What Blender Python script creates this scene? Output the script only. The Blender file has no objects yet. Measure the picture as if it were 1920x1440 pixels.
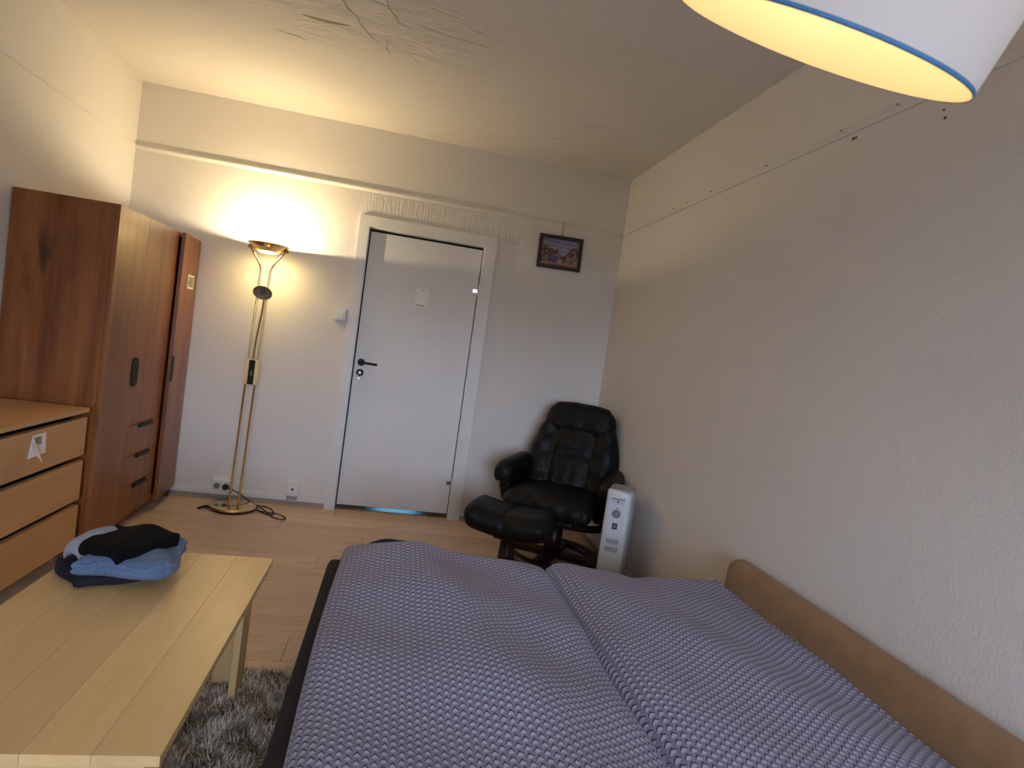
import bpy, bmesh, math, random
import numpy as np
from mathutils import Vector, Matrix
random.seed(7)
rng = np.random.default_rng(7)
SC = bpy.context.scene
COL = SC.collection
# ------------------------------------------------------------------ room dimensions (metres)
XL, XR, YB, YF, H, RAIL = -1.877, 1.555, 4.534, -2.8, 2.734, 2.319
# ------------------------------------------------------------------ camera
cd = bpy.data.cameras.new('camera'); cam = bpy.data.objects.new('camera', cd); COL.objects.link(cam)
cd.sensor_width = 36.0; cd.lens = 1147.217 / 1920 * 36; cd.clip_start = 0.02
cr, cu, cf = Vector((0.97412766, -0.17643064, 0.14123572)), Vector((-0.12904747, 0.0788023, 0.98850238)), Vector((0.18553181, 0.98115362, -0.05399557))
cam.matrix_world = Matrix(((cr.x, cu.x, -cf.x, 0), (cr.y, cu.y, -cf.y, 0), (cr.z, cu.z, -cf.z, 1.3245), (0, 0, 0, 1)))
cd.dof.use_dof = True; cd.dof.focus_distance = 3.6; cd.dof.aperture_fstop = 7.0
SC.camera = cam
# ------------------------------------------------------------------ world: overcast bluish sky, seen only through the window
SKY = (0.66, 0.80, 1.10); GROUND = (0.05, 0.055, 0.05); SKY_STRENGTH = 22.0
w = bpy.data.worlds.new('sky'); SC.world = w; w.use_nodes = True
wt = w.node_tree; wbg = wt.nodes['Background']; wbg.inputs[1].default_value = SKY_STRENGTH
wtc = wt.nodes.new('ShaderNodeTexCoord'); wsp = wt.nodes.new('ShaderNodeSeparateXYZ'); wrp = wt.nodes.new('ShaderNodeValToRGB')
wt.links.new(wtc.outputs['Generated'], wsp.inputs[0]); wt.links.new(wsp.outputs[2], wrp.inputs[0]); wt.links.new(wrp.outputs[0], wbg.inputs[0])
wrp.color_ramp.elements[0].position = 0.0; wrp.color_ramp.elements[0].color = (*GROUND, 1)      # dark ground below the horizon
wrp.color_ramp.elements[1].position = 0.03; wrp.color_ramp.elements[1].color = (*SKY, 1)        # even overcast sky above it
WX0, WX1, WZ0, WZ1 = -0.45, 1.25, 0.75, 2.35           # window opening in the front wall, behind the camera
pl = bpy.data.lights.new('window_portal', 'AREA'); pl.shape = 'RECTANGLE'; pl.size = WX1 - WX0; pl.size_y = WZ1 - WZ0
pl.cycles.is_portal = True
po = bpy.data.objects.new('window_portal', pl); COL.objects.link(po)
po.location = ((WX0 + WX1) / 2, YF - 0.06, (WZ0 + WZ1) / 2); po.rotation_euler = (math.pi / 2, 0, 0)
FLOOR_LAMP_W, BOWL_W, DISH_L, PENDANT_W = 23.0, 0.3, 80.0, 3.4       # bulb watts, added bowl glow and glass dish radiance of the room's two lamps
WARM = (1.0, 0.82, 0.515); WARM_PENDANT = (1.0, 0.80, 0.46)
SC.cycles.max_bounces = 7; SC.cycles.diffuse_bounces = 4; SC.cycles.glossy_bounces = 3; SC.cycles.transmission_bounces = 4; SC.cycles.transparent_max_bounces = 6
SC.cycles.caustics_reflective = False; SC.cycles.caustics_refractive = False; SC.cycles.use_adaptive_sampling = True; SC.cycles.adaptive_threshold = 0.05
SC.view_settings.view_transform = 'Standard'; SC.view_settings.look = 'None'
SC.view_settings.exposure = 0.16; SC.view_settings.gamma = 1.0; SC.view_settings.use_curve_mapping = False

# ------------------------------------------------------------------ materials
MATS = {}
class NT:
    def __init__(s, name):
        s.m = bpy.data.materials.new(name); s.m.use_nodes = True; s.t = s.m.node_tree
        s.b = s.t.nodes['Principled BSDF']; s.out = s.t.nodes['Material Output']
    def n(s, typ, **kw):
        nd = s.t.nodes.new(typ)
        for k, v in kw.items(): setattr(nd, k, v)
        return nd
    def l(s, a, b): s.t.links.new(a, b)
    def val(s, sock, v):
        if isinstance(v, (int, float)): sock.default_value = v
        else: s.l(v, sock)
    def math(s, op, a, b=0.0, c=0.0):
        nd = s.n('ShaderNodeMath', operation=op)
        s.val(nd.inputs[0], a); s.val(nd.inputs[1], b); s.val(nd.inputs[2], c)
        return nd.outputs[0]
    def coord(s, scale=(1, 1, 1), kind='Object', loc=(0, 0, 0)):
        tc = s.n('ShaderNodeTexCoord'); mp = s.n('ShaderNodeMapping')
        mp.inputs['Scale'].default_value = scale; mp.inputs['Location'].default_value = loc
        s.l(tc.outputs[kind], mp.inputs[0]); return mp.outputs[0]
    def noise(s, vec, scale, detail=4, rough=0.55, dist=0.0):
        nd = s.n('ShaderNodeTexNoise'); s.l(vec, nd.inputs['Vector'])
        nd.inputs['Scale'].default_value = scale; nd.inputs['Detail'].default_value = detail
        nd.inputs['Roughness'].default_value = rough; nd.inputs['Distortion'].default_value = dist
        return nd.outputs['Fac']
    def ramp(s, fac, stops):
        nd = s.n('ShaderNodeValToRGB'); s.l(fac, nd.inputs[0]); e = nd.color_ramp.elements
        while len(e) < len(stops): e.new(0.5)
        for el, (p, c) in zip(e, stops): el.position = p; el.color = (*c, 1) if len(c) == 3 else c
        return nd.outputs[0]
    def mix(s, fac, a, b, mode='MIX'):
        nd = s.n('ShaderNodeMix', data_type='RGBA', blend_type=mode)
        s.val(nd.inputs[0], fac)
        for i, v in ((6, a), (7, b)):
            if isinstance(v, tuple): nd.inputs[i].default_value = (*v, 1)
            else: s.l(v, nd.inputs[i])
        return nd.outputs[2]
    def color(s, c):
        if isinstance(c, tuple): s.b.inputs['Base Color'].default_value = (*c, 1)
        else: s.l(c, s.b.inputs['Base Color'])
    def bump(s, hgt, strength=0.3, dist=0.01):
        nd = s.n('ShaderNodeBump'); nd.inputs['Strength'].default_value = strength; nd.inputs['Distance'].default_value = dist
        s.l(hgt, nd.inputs['Height']); s.l(nd.outputs[0], s.b.inputs['Normal'])
    def done(s, rough=0.5, metal=0.0, spec=0.5):
        s.b.inputs['Roughness'].default_value = rough if isinstance(rough, (int, float)) else 0.5
        s.b.inputs['Metallic'].default_value = metal; s.b.inputs['Specular IOR Level'].default_value = spec
        return s.m

def plain(name, c, rough=0.5, metal=0.0, spec=0.5, vary=0.06, vs=12.0, bump=0.0, bs=200.0, bd=0.002):
    k = NT(name); v = k.coord(); f = k.noise(v, vs, 3)
    lo = tuple(x * (1 - vary) for x in c); hi = tuple(min(1, x * (1 + vary)) for x in c)
    k.color(k.ramp(f, [(0.3, lo), (0.7, hi)]))
    if bump: k.bump(k.noise(v, bs, 3), bump, bd)
    return k.done(rough, metal, spec)

def emis(name, c, strength):
    k = NT(name); k.color(c); k.b.inputs['Emission Color'].default_value = (*c, 1); k.b.inputs['Emission Strength'].default_value = strength
    return k.done(0.4)

def wood(name, stops, axis='z', scale=1.0, knots=0.0, rough=0.45, spec=0.4, rnd=False):
    k = NT(name); st = {'x': (0.09, 1, 1), 'y': (1, 0.09, 1), 'z': (1, 1, 0.09)}[axis]
    vec = k.coord(tuple(a * scale for a in st))
    if rnd:
        oi = k.n('ShaderNodeObjectInfo'); ad = k.n('ShaderNodeVectorMath', operation='ADD')
        cm = k.n('ShaderNodeCombineXYZ'); k.l(k.math('MULTIPLY', oi.outputs['Random'], 37.0), cm.inputs[0]); k.l(k.math('MULTIPLY', oi.outputs['Random'], 91.0), cm.inputs[1])
        k.l(vec, ad.inputs[0]); k.l(cm.outputs[0], ad.inputs[1]); vec = ad.outputs[0]
    big = k.noise(vec, 9, 5, 0.6, 0.6); fine = k.noise(vec, 55, 4, 0.6)
    f = k.math('ADD', k.math('MULTIPLY', big, 0.75), k.math('MULTIPLY', fine, 0.25))
    c = k.ramp(f, stops)
    if rnd:
        br = k.n('ShaderNodeHueSaturation'); k.l(c, br.inputs['Color'])
        k.l(k.math('ADD', k.math('MULTIPLY', oi.outputs['Random'], 0.16), 0.92), br.inputs['Value']); c = br.outputs[0]
    if knots:
        kv = k.coord({'x': (0.35, 1, 1), 'y': (1, 0.35, 1), 'z': (1, 1, 0.35)}[axis])
        kn = k.noise(kv, 7.0, 3, 0.5, 0.4)
        c = k.mix(k.ramp(kn, [(0.64, (0, 0, 0)), (0.78, (knots,) * 3)]), c, tuple(x * 0.25 for x in stops[0][1]))
    k.color(c); k.bump(fine, 0.06, 0.002)
    return k.done(rough, 0, spec)

def wall_mat(name, c, brush=False, cracks=False):
    k = NT(name); v = k.coord()
    n1 = k.noise(v, 110, 1, 0.5); n2 = k.noise(v, 10, 2, 0.6); n3 = k.noise(v, 1.3, 1)
    hgt = k.math('ADD', k.math('MULTIPLY', n1, 0.5), k.math('MULTIPLY', n2, 0.8))
    col = k.ramp(n3, [(0.3, tuple(x * 0.965 for x in c)), (0.7, c)])
    if brush:       # band of combed plaster between door casing and picture rail
        sp = k.n('ShaderNodeSeparateXYZ'); k.l(v, sp.inputs[0])
        st = k.noise(k.coord((1, 1, 0.10)), 95, 2, 0.6, 0.5)
        def band(s, a, b, e):
            u = k.n('ShaderNodeMapRange', interpolation_type='SMOOTHSTEP'); k.l(s, u.inputs[0]); u.inputs[1].default_value = a; u.inputs[2].default_value = a + e
            d = k.n('ShaderNodeMapRange', interpolation_type='SMOOTHSTEP'); k.l(s, d.inputs[0]); d.inputs[1].default_value = b; d.inputs[2].default_value = b - e
            return k.math('MULTIPLY', u.outputs[0], d.outputs[0])
        mk = k.math('MULTIPLY', band(sp.outputs[0], -0.42, 0.95, 0.12), band(sp.outputs[2], 2.10, 2.31, 0.03))
        hgt = k.math('ADD', hgt, k.math('MULTIPLY', k.math('MULTIPLY', st, mk), 4.5))
    if cracks:      # lumpy patched plaster around the old leak
        sp = k.n('ShaderNodeVectorMath', operation='DISTANCE'); k.l(v, sp.inputs[0]); sp.inputs[1].default_value = (-0.30, 2.95, H)
        mr = k.n('ShaderNodeMapRange', interpolation_type='SMOOTHSTEP'); k.l(sp.outputs['Value'], mr.inputs[0])
        mr.inputs[1].default_value = 0.75; mr.inputs[2].default_value = 0.15
        lump = k.noise(k.coord((1.0, 2.2, 1)), 5.0, 4, 0.62, 0.8)
        hgt = k.math('ADD', hgt, k.math('MULTIPLY', k.math('MULTIPLY', lump, mr.outputs[0]), 30.0))
        hgt = k.math('ADD', hgt, k.math('MULTIPLY', k.noise(k.coord((0.6, 1.8, 1)), 2.4, 2), 7.0))
    k.color(col); k.bump(hgt, 0.35, 0.006)
    return k.done(0.85, 0, 0.25)

M = MATS
M['wall'] = wall_mat('wall_paint', (0.785, 0.75, 0.705))
M['wall_b'] = wall_mat('wall_paint_back', (0.785, 0.75, 0.705), brush=True)
M['ceil'] = wall_mat('ceiling_paint', (0.75, 0.715, 0.665), cracks=True)
M['white'] = plain('white_gloss_paint', (0.76, 0.745, 0.725), 0.38, vary=0.03, bump=0.05, bs=40)
M['door'] = plain('door_paint', (0.74, 0.73, 0.715), 0.42, vary=0.025, vs=3)
M['plastic'] = plain('white_plastic', (0.80, 0.79, 0.76), 0.35, vary=0.01)
M['black'] = plain('black_metal', (0.006, 0.006, 0.006), 0.5, spec=0.3, vary=0.1)
M['rubber'] = plain('black_rubber', (0.010, 0.009, 0.009), 0.6)
M['dark'] = plain('dark_gap_shade', (0.015, 0.011, 0.008), 0.9)  # near-black colour standing for the shade inside gaps
M['chrome'] = plain('chrome', (0.75, 0.74, 0.72), 0.18, 1.0, vary=0.02)
M['brass'] = plain('polished_brass', (0.80, 0.58, 0.25), 0.16, 1.0, vary=0.05, vs=30)
M['brass_dark'] = plain('worn_brass', (0.45, 0.31, 0.14), 0.30, 1.0, vary=0.15, vs=40)

OAK = [(0.22, (0.075, 0.020, 0.005)), (0.42, (0.19, 0.058, 0.013)), (0.60, (0.30, 0.105, 0.026)), (0.80, (0.42, 0.175, 0.05))]
M['oak'] = wood('craft_oak', OAK, 'z', 1.0, 0.8, 0.33, 0.55)
BIRCH = [(0.25, (0.53, 0.275, 0.098)), (0.5, (0.60, 0.325, 0.128)), (0.75, (0.67, 0.375, 0.155))]
BIRCH_T = [(0.25, (0.63, 0.405, 0.165)), (0.5, (0.72, 0.485, 0.215)), (0.75, (0.78, 0.55, 0.26))]
M['birch'] = wood('birch_veneer', BIRCH, 'y', 0.8, 0.0, 0.40)
M['birch_table'] = wood('birch_table_leg', BIRCH_T, 'z', 0.8, 0.0, 0.40)
M['birch_plank'] = wood('birch_stave', BIRCH_T, 'y', 1.2, 0.0, 0.33, 0.5, rnd=True)
M['laminate'] = wood('oak_laminate', [(0.22, (0.47, 0.315, 0.195)), (0.5, (0.64, 0.46, 0.31)), (0.78, (0.72, 0.54, 0.385))], 'x', 1.6, 0.25, 0.36, 0.5, rnd=True)
M['walnut'] = wood('dark_stained_beech', [(0.3, (0.014, 0.006, 0.004)), (0.7, (0.035, 0.014, 0.008))], 'x', 1, 0, 0.35)
def leather():
    k = NT('black_leather'); v = k.coord(); n1 = k.noise(v, 16, 4, 0.6, 0.7); n2 = k.noise(v, 260, 2)
    k.color(k.ramp(n1, [(0.3, (0.0035, 0.0033, 0.003)), (0.75, (0.009, 0.008, 0.0065))]))
    k.bump(k.math('ADD', k.math('MULTIPLY', n1, 1.0), k.math('MULTIPLY', n2, 0.05)), 0.55, 0.02)
    return k.done(0.46, 0, 0.22)
M['leather'] = leather()
def fabric(name, c, c2, s=900, rough=0.95, bs=0.35, sheen=0.12):
    k = NT(name); v = k.coord(); n = k.noise(v, s, 2); n2 = k.noise(v, 14, 4)
    f = k.math('ADD', k.math('MULTIPLY', n, 0.6), k.math('MULTIPLY', n2, 0.4))
    k.color(k.ramp(f, [(0.35, c), (0.65, c2)])); k.bump(n, bs, 0.002)
    k.b.inputs['Sheen Weight'].default_value = sheen
    return k.done(rough, 0, 0.2)
M['linen'] = fabric('tan_linen', (0.25, 0.145, 0.068), (0.35, 0.21, 0.10), 420)
M['taupe'] = fabric('dark_taupe_fabric', (0.018, 0.014, 0.014), (0.032, 0.026, 0.026), 500, sheen=0.02)
M['navy'] = fabric('navy_cotton', (0.020, 0.024, 0.075), (0.03, 0.035, 0.10), 700)
M['blue_knit'] = fabric('blue_fleece', (0.080, 0.125, 0.215), (0.14, 0.20, 0.31), 160)
M['grey_knit'] = fabric('grey_fleece_lining', (0.24, 0.235, 0.25), (0.34, 0.335, 0.35), 160)
M['charcoal'] = fabric('charcoal_cotton', (0.013, 0.013, 0.018), (0.024, 0.024, 0.030), 400, sheen=0.0)
M['black_cloth'] = fabric('black_cotton', (0.0012, 0.0012, 0.0013), (0.0025, 0.0025, 0.0027), 400, sheen=0.0)
M['paper'] = plain('white_paper', (0.92, 0.91, 0.90), 0.7, vary=0.03, vs=20)
M['ink'] = plain('printed_ink', (0.05, 0.05, 0.05), 0.7)
M['ink_grey'] = plain('faded_print', (0.30, 0.31, 0.27), 0.7, vary=0.5, vs=60)
M['cream'] = plain('cream_enamel', (0.62, 0.64, 0.64), 0.38, vary=0.02)
M['cream_panel'] = plain('pale_blue_panel', (0.50, 0.53, 0.60), 0.4, vary=0.02)
M['cream_dark'] = plain('shaded_grey_enamel', (0.33, 0.345, 0.335), 0.42, vary=0.03)  # darker copy of the cream; holds the radiator body's shade, grey on small parts
M['tan_metal'] = plain('tan_enamel', (0.36, 0.27, 0.19), 0.4)
M['dial'] = plain('grey_dial', (0.17, 0.18, 0.16), 0.4)
def shade_mat(name, c, tr):
    k = NT(name); k.color(c); k.done(0.85, 0, 0.2); v = k.coord(); k.bump(k.noise(v, 300, 3), 0.1, 0.001)
    t = k.n('ShaderNodeBsdfTranslucent'); t.inputs[0].default_value = (0.9, 0.82, 0.66, 1); mx = k.n('ShaderNodeMixShader'); mx.inputs[0].default_value = tr
    k.l(k.b.outputs[0], mx.inputs[1]); k.l(t.outputs[0], mx.inputs[2]); k.l(mx.outputs[0], k.out.inputs[0]); return k.m
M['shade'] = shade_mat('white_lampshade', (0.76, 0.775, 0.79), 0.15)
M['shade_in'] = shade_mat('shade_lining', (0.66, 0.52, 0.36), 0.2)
M['shade_rim'] = plain('blue_shade_edge', (0.07, 0.25, 0.50), 0.6)  # blue colour for the rings along the lampshade's edges
M['rug'] = None
M['wall_hole'] = plain('old_plug_hole', (0.16, 0.11, 0.07), 0.9)
M['crack'] = plain('plaster_crack', (0.36, 0.28, 0.20), 0.95)
M['shoe'] = wood('beige_shoe_moulding', [(0.3, (0.36, 0.27, 0.21)), (0.7, (0.46, 0.36, 0.29))], 'x', 1, 0, 0.5)
M['base_low'] = plain('grey_baseboard_foot', (0.36, 0.32, 0.30), 0.6)
M['frame_wood'] = plain('dark_red_wood', (0.022, 0.008, 0.007), 0.35)
M['hall'] = plain('hall_paint', (0.25, 0.30, 0.38), 0.8)
def glass():
    k = NT('window_glass'); t = k.n('ShaderNodeBsdfTransparent'); g = k.n('ShaderNodeBsdfGlossy'); g.inputs['Roughness'].default_value = 0.02
    mx = k.n('ShaderNodeMixShader'); mx.inputs[0].default_value = 0.06
    k.l(t.outputs[0], mx.inputs[1]); k.l(g.outputs[0], mx.inputs[2]); k.l(mx.outputs[0], k.out.inputs[0]); return k.m
M['glass'] = glass()
def duvet_mat():
    k = NT('fan_print_cotton'); v = k.coord(); sp = k.n('ShaderNodeSeparateXYZ'); k.l(v, sp.inputs[0])
    m = k.math
    wob = m('MULTIPLY', m('SUBTRACT', k.noise(v, 6, 2), 0.5), 0.012)
    c = m('DIVIDE', m('ADD', sp.outputs[0], wob), 0.0174); col = m('FLOOR', c); fx = m('ABSOLUTE', m('SUBTRACT', m('SUBTRACT', c, col), 0.5))
    vv = m('ADD', m('DIVIDE', m('ADD', sp.outputs[1], wob), 0.0250), m('MULTIPLY', m('MODULO', m('ADD', col, 1000.0), 2.0), 0.5))
    fy = m('FRACT', vv)
    roof = m('ADD', fy, m('MULTIPLY', fx, 0.85))
    house = m('MULTIPLY', m('LESS_THAN', roof, 0.74), m('MULTIPLY', m('GREATER_THAN', fy, 0.22), m('LESS_THAN', m('ADD', fx, m('MULTIPLY', fy, -0.10)), 0.27)))
    cap = m('MULTIPLY', m('GREATER_THAN', roof, 0.79), m('LESS_THAN', m('ADD', roof, m('MULTIPLY', fx, 0.32)), 1.03))
    ray = m('LESS_THAN', m('ABSOLUTE', m('SUBTRACT', m('MODULO', m('MULTIPLY', m('DIVIDE', fx, m('ADD', m('SUBTRACT', 1.05, fy), 0.15)), 4.5), 1.0), 0.5)), 0.20)
    base = k.mix(m('MULTIPLY', ray, 0.6), (0.27, 0.27, 0.385), (0.16, 0.16, 0.25))
    c1 = k.mix(house, base, (0.48, 0.475, 0.62))
    c2 = k.mix(m('MULTIPLY', cap, 1.0), c1, (0.022, 0.022, 0.065))
    k.color(c2); k.bump(k.noise(v, 22, 4, 0.6), 0.25, 0.008)
    k.b.inputs['Sheen Weight'].default_value = 0.1
    return k.done(0.8, 0, 0.25)
M['duvet'] = duvet_mat()

# ------------------------------------------------------------------ mesh helpers
def tag(o, label=None, cat=None, group=None, kind=None):
    if label: o['label'] = label
    if cat: o['category'] = cat
    if group: o['group'] = group
    if kind: o['kind'] = kind
    return o
def MX(o): return o.get('_m') if False else ORI.get(o.name, Matrix.Identity(4))
ORI = {}
def thing(name, label=None, cat=None, loc=(0, 0, 0), rz=0.0, group=None, kind=None):
    o = bpy.data.objects.new(name, None); COL.objects.link(o); o.empty_display_size = 0.1
    o.location = loc; o.rotation_euler = (0, 0, rz)
    ORI[o.name] = Matrix.Translation(loc) @ Matrix.Rotation(rz, 4, 'Z')
    return tag(o, label, cat, group, kind)
def obj(name, bm, mat, parent=None, world=True, smooth=False, kind=None, label=None, bevel=0.0, seg=2):
    """bmesh -> one mesh object; with world=True the bmesh is in world coordinates and is moved into the parent's space"""
    if bevel: bmesh.ops.bevel(bm, geom=[e for e in bm.edges if len(e.link_faces) == 2 and e.calc_face_angle(0) > 0.6], offset=bevel, segments=seg, affect='EDGES', profile=0.6, clamp_overlap=True)
    bmesh.ops.recalc_face_normals(bm, faces=bm.faces[:])
    if parent is not None and world: bmesh.ops.transform(bm, matrix=ORI.get(parent.name, Matrix.Identity(4)).inverted(), verts=bm.verts[:])
    me = bpy.data.meshes.new(name); bm.to_mesh(me); bm.free()
    if smooth: me.polygons.foreach_set('use_smooth', [True] * len(me.polygons))
    o = bpy.data.objects.new(name, me); COL.objects.link(o)
    for m_ in (mat if isinstance(mat, (list, tuple)) else [mat]): me.materials.append(M[m_] if isinstance(m_, str) else m_)
    if parent is not None:
        o.parent = parent
        ORI[o.name] = ORI.get(parent.name, Matrix.Identity(4))
    return tag(o, label, None, None, kind)
def B(): return bmesh.new()
def box(bm, x0, x1, y0, y1, z0, z1, mi=0):
    vs = [bm.verts.new((x, y, z)) for x in (x0, x1) for y in (y0, y1) for z in (z0, z1)]
    for f in ((0, 1, 3, 2), (4, 6, 7, 5), (0, 4, 5, 1), (2, 3, 7, 6), (0, 2, 6, 4), (1, 5, 7, 3)):
        fc = bm.faces.new([vs[i] for i in f]); fc.material_index = mi
    return bm
def bx(*a): return box(B(), *a)
def lathe(bm, prof, c=(0, 0, 0), n=40, mat=None, close=False):
    rings = []
    for r, z in prof:
        if r < 1e-6: rings.append([bm.verts.new((0, 0, z))])
        else: rings.append([bm.verts.new((r * math.cos(2 * math.pi * i / n), r * math.sin(2 * math.pi * i / n), z)) for i in range(n)])
    if close: rings.append(rings[0])
    for a, b in zip(rings, rings[1:]):
        for i in range(n):
            j = (i + 1) % n
            if len(a) == 1 and len(b) == 1: continue
            if len(a) == 1: bm.faces.new((a[0], b[i], b[j]))
            elif len(b) == 1: bm.faces.new((a[i], a[j], b[0]))
            else: bm.faces.new((a[i], a[j], b[j], b[i]))
    vs = [v for r_ in (rings[:-1] if close else rings) for v in r_]
    T = Matrix.Translation(c) if mat is None else Matrix.Translation(c) @ mat
    bmesh.ops.transform(bm, matrix=T, verts=vs); return bm
def catmull(pts, k=8):
    P = [Vector(p) for p in pts]; P = [P[0] * 2 - P[1]] + P + [P[-1] * 2 - P[-2]]; out = []
    for i in range(1, len(P) - 2):
        for j in range(k):
            t = j / k
            out.append(0.5 * ((2 * P[i]) + (-P[i - 1] + P[i + 1]) * t + (2 * P[i - 1] - 5 * P[i] + 4 * P[i + 1] - P[i + 2]) * t * t + (-P[i - 1] + 3 * P[i] - 3 * P[i + 1] + P[i + 2]) * t ** 3))
    return out + [P[-2]]
def tube(bm, pts, r, n=10, cap=True):
    P = [Vector(p) for p in pts]; rings = []; up = None
    for i, p in enumerate(P):
        t = ((P[min(i + 1, len(P) - 1)] - P[max(i - 1, 0)])).normalized()
        if up is None: up = t.orthogonal().normalized()
        a = (up - t * up.dot(t)).normalized(); up = a; b = t.cross(a)
        rr = r[i] if isinstance(r, (list, tuple)) else r
        rings.append([bm.verts.new(p + rr * (math.cos(2 * math.pi * k / n) * a + math.sin(2 * math.pi * k / n) * b)) for k in range(n)])
    for a, b in zip(rings, rings[1:]):
        for k in range(n): bm.faces.new((a[k], a[(k + 1) % n], b[(k + 1) % n], b[k]))
    if cap: bm.faces.new(rings[0][::-1]); bm.faces.new(rings[-1])
    return bm
def rbox(bm, c, s, r, n=(14, 14, 8), fn=None, rot=None):
    """rounded box with enough grid for puffing and creasing; fn deforms unit coords -> local point"""
    hx, hy, hz = s[0] / 2, s[1] / 2, s[2] / 2; inn = (max(hx - r, 1e-4), max(hy - r, 1e-4), max(hz - r, 1e-4)); hs = (hx, hy, hz)
    cache = {}
    def vert(i, j, k):
        key = (i, j, k)
        if key in cache: return cache[key]
        u = [math.sin(math.pi / 2 * (2 * a / m - 1)) for a, m in zip(key, n)]
        p = [u[a] * hs[a] for a in range(3)]; q = [max(-inn[a], min(inn[a], p[a])) for a in range(3)]
        d = Vector([p[a] - q[a] for a in range(3)])
        P = Vector(q) + (d.normalized() * r if d.length > 1e-7 else Vector((0, 0, 0)))
        if fn: P = Vector(fn(P, u))
        if rot: P = rot @ P
        cache[key] = bm.verts.new(P + Vector(c)); return cache[key]
    nx, ny, nz = n
    for k in (0, nz):
        for i in range(nx):
            for j in range(ny):
                f = [vert(i, j, k), vert(i + 1, j, k), vert(i + 1, j + 1, k), vert(i, j + 1, k)]; bm.faces.new(f if k else f[::-1])
    for j in (0, ny):
        for i in range(nx):
            for k in range(nz):
                f = [vert(i, j, k), vert(i + 1, j, k), vert(i + 1, j, k + 1), vert(i, j, k + 1)]; bm.faces.new(f[::-1] if j else f)
    for i in (0, nx):
        for j in range(ny):
            for k in range(nz):
                f = [vert(i, j, k), vert(i, j + 1, k), vert(i, j + 1, k + 1), vert(i, j, k + 1)]; bm.faces.new(f if i else f[::-1])
    return bm
def cyl(bm, c, r, h, axis='z', n=24):
    rot = {'z': Matrix.Identity(4), 'y': Matrix.Rotation(math.pi / 2, 4, 'X'), 'x': Matrix.Rotation(math.pi / 2, 4, 'Y')}[axis]
    return lathe(bm, [(0, -h / 2), (r, -h / 2), (r, h / 2), (0, h / 2)], c, n, rot)
def struct(name, bm, mat, **kw): return obj(name, bm, mat, kind='structure', **kw)

# ------------------------------------------------------------------ room shell
DX0, DX1, DZ = -0.323, 0.514, 2.05          # clear door opening
T = 0.12
fl = struct('floor', bx(XL - T, XR + T, YF - T, YB + 1.6, -0.10, -0.012), 'dark')
struct('ceiling', bx(XL - T, XR + T, YF - T, YB + 1.6, H, H + 0.1), 'ceil')
b = B(); box(b, XL - T, DX0, YB, YB + T, 0, H); box(b, DX1, XR + T, YB, YB + T, 0, H); box(b, DX0, DX1, YB, YB + T, DZ, H)
struct('wall_back', b, 'wall_b')
struct('wall_right', bx(XR, XR + T, YF, YB, 0, H), 'wall')
struct('wall_left', bx(XL - T, XL, YF, YB, 0, H), 'wall')
b = B(); box(b, XL - T, WX0, YF - T, YF, 0, H); box(b, WX1, XR + T, YF - T, YF, 0, H); box(b, WX0, WX1, YF - T, YF, 0, WZ0); box(b, WX0, WX1, YF - T, YF, WZ1, H)
struct('wall_front', b, 'wall')
# window behind the camera
wn = thing('window_1', None, None, ((WX0 + WX1) / 2, YF - 0.06, WZ0), kind='structure')
xm = (WX0 + WX1) / 2
for (a0, a1, c0, c1) in ((WX0, WX1, WZ0, WZ0 + 0.06), (WX0, WX1, WZ1 - 0.06, WZ1), (WX0, WX0 + 0.06, WZ0 + 0.06, WZ1 - 0.06), (WX1 - 0.06, WX1, WZ0 + 0.06, WZ1 - 0.06), (xm - 0.03, xm + 0.03, WZ0 + 0.06, WZ1 - 0.06)):
    obj('window_frame', bx(a0, a1, YF - 0.09, YF - 0.03, c0, c1), 'white', wn, bevel=0.004)
for (a0, a1) in ((WX0 + 0.06, xm - 0.03), (xm + 0.03, WX1 - 0.06)):
    obj('pane', bx(a0, a1, YF - 0.064, YF - 0.060, WZ0 + 0.06, WZ1 - 0.06), 'glass', wn)
obj('window_sill', bx(WX0 - 0.04, WX1 + 0.04, YF - 0.03, YF + 0.12, WZ0 - 0.03, WZ0), 'white', wn, bevel=0.004)
# hall beyond the door
b = B(); box(b, DX0 - 0.5, DX1 + 0.5, YB + 1.4, YB + 1.5, -0.02, H); box(b, DX0 - 0.6, DX0 - 0.5, YB + T, YB + 1.5, -0.02, H); box(b, DX1 + 0.5, DX1 + 0.6, YB + T, YB + 1.5, -0.02, H)
struct('wall_hall', b, 'hall')
hl = bpy.data.lights.new('hall_light', 'SPOT'); hl.energy = 190; hl.color = (0.10, 0.42, 1.0); hl.spot_size = math.radians(15); hl.spot_blend = 1.0; hl.shadow_soft_size = 0.05
ho = bpy.data.objects.new('hall_light', hl); COL.objects.link(ho); ho.location = (0.12, YB + 0.85, 1.5); ho.rotation_euler = (math.radians(-26), 0, 0)
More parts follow.
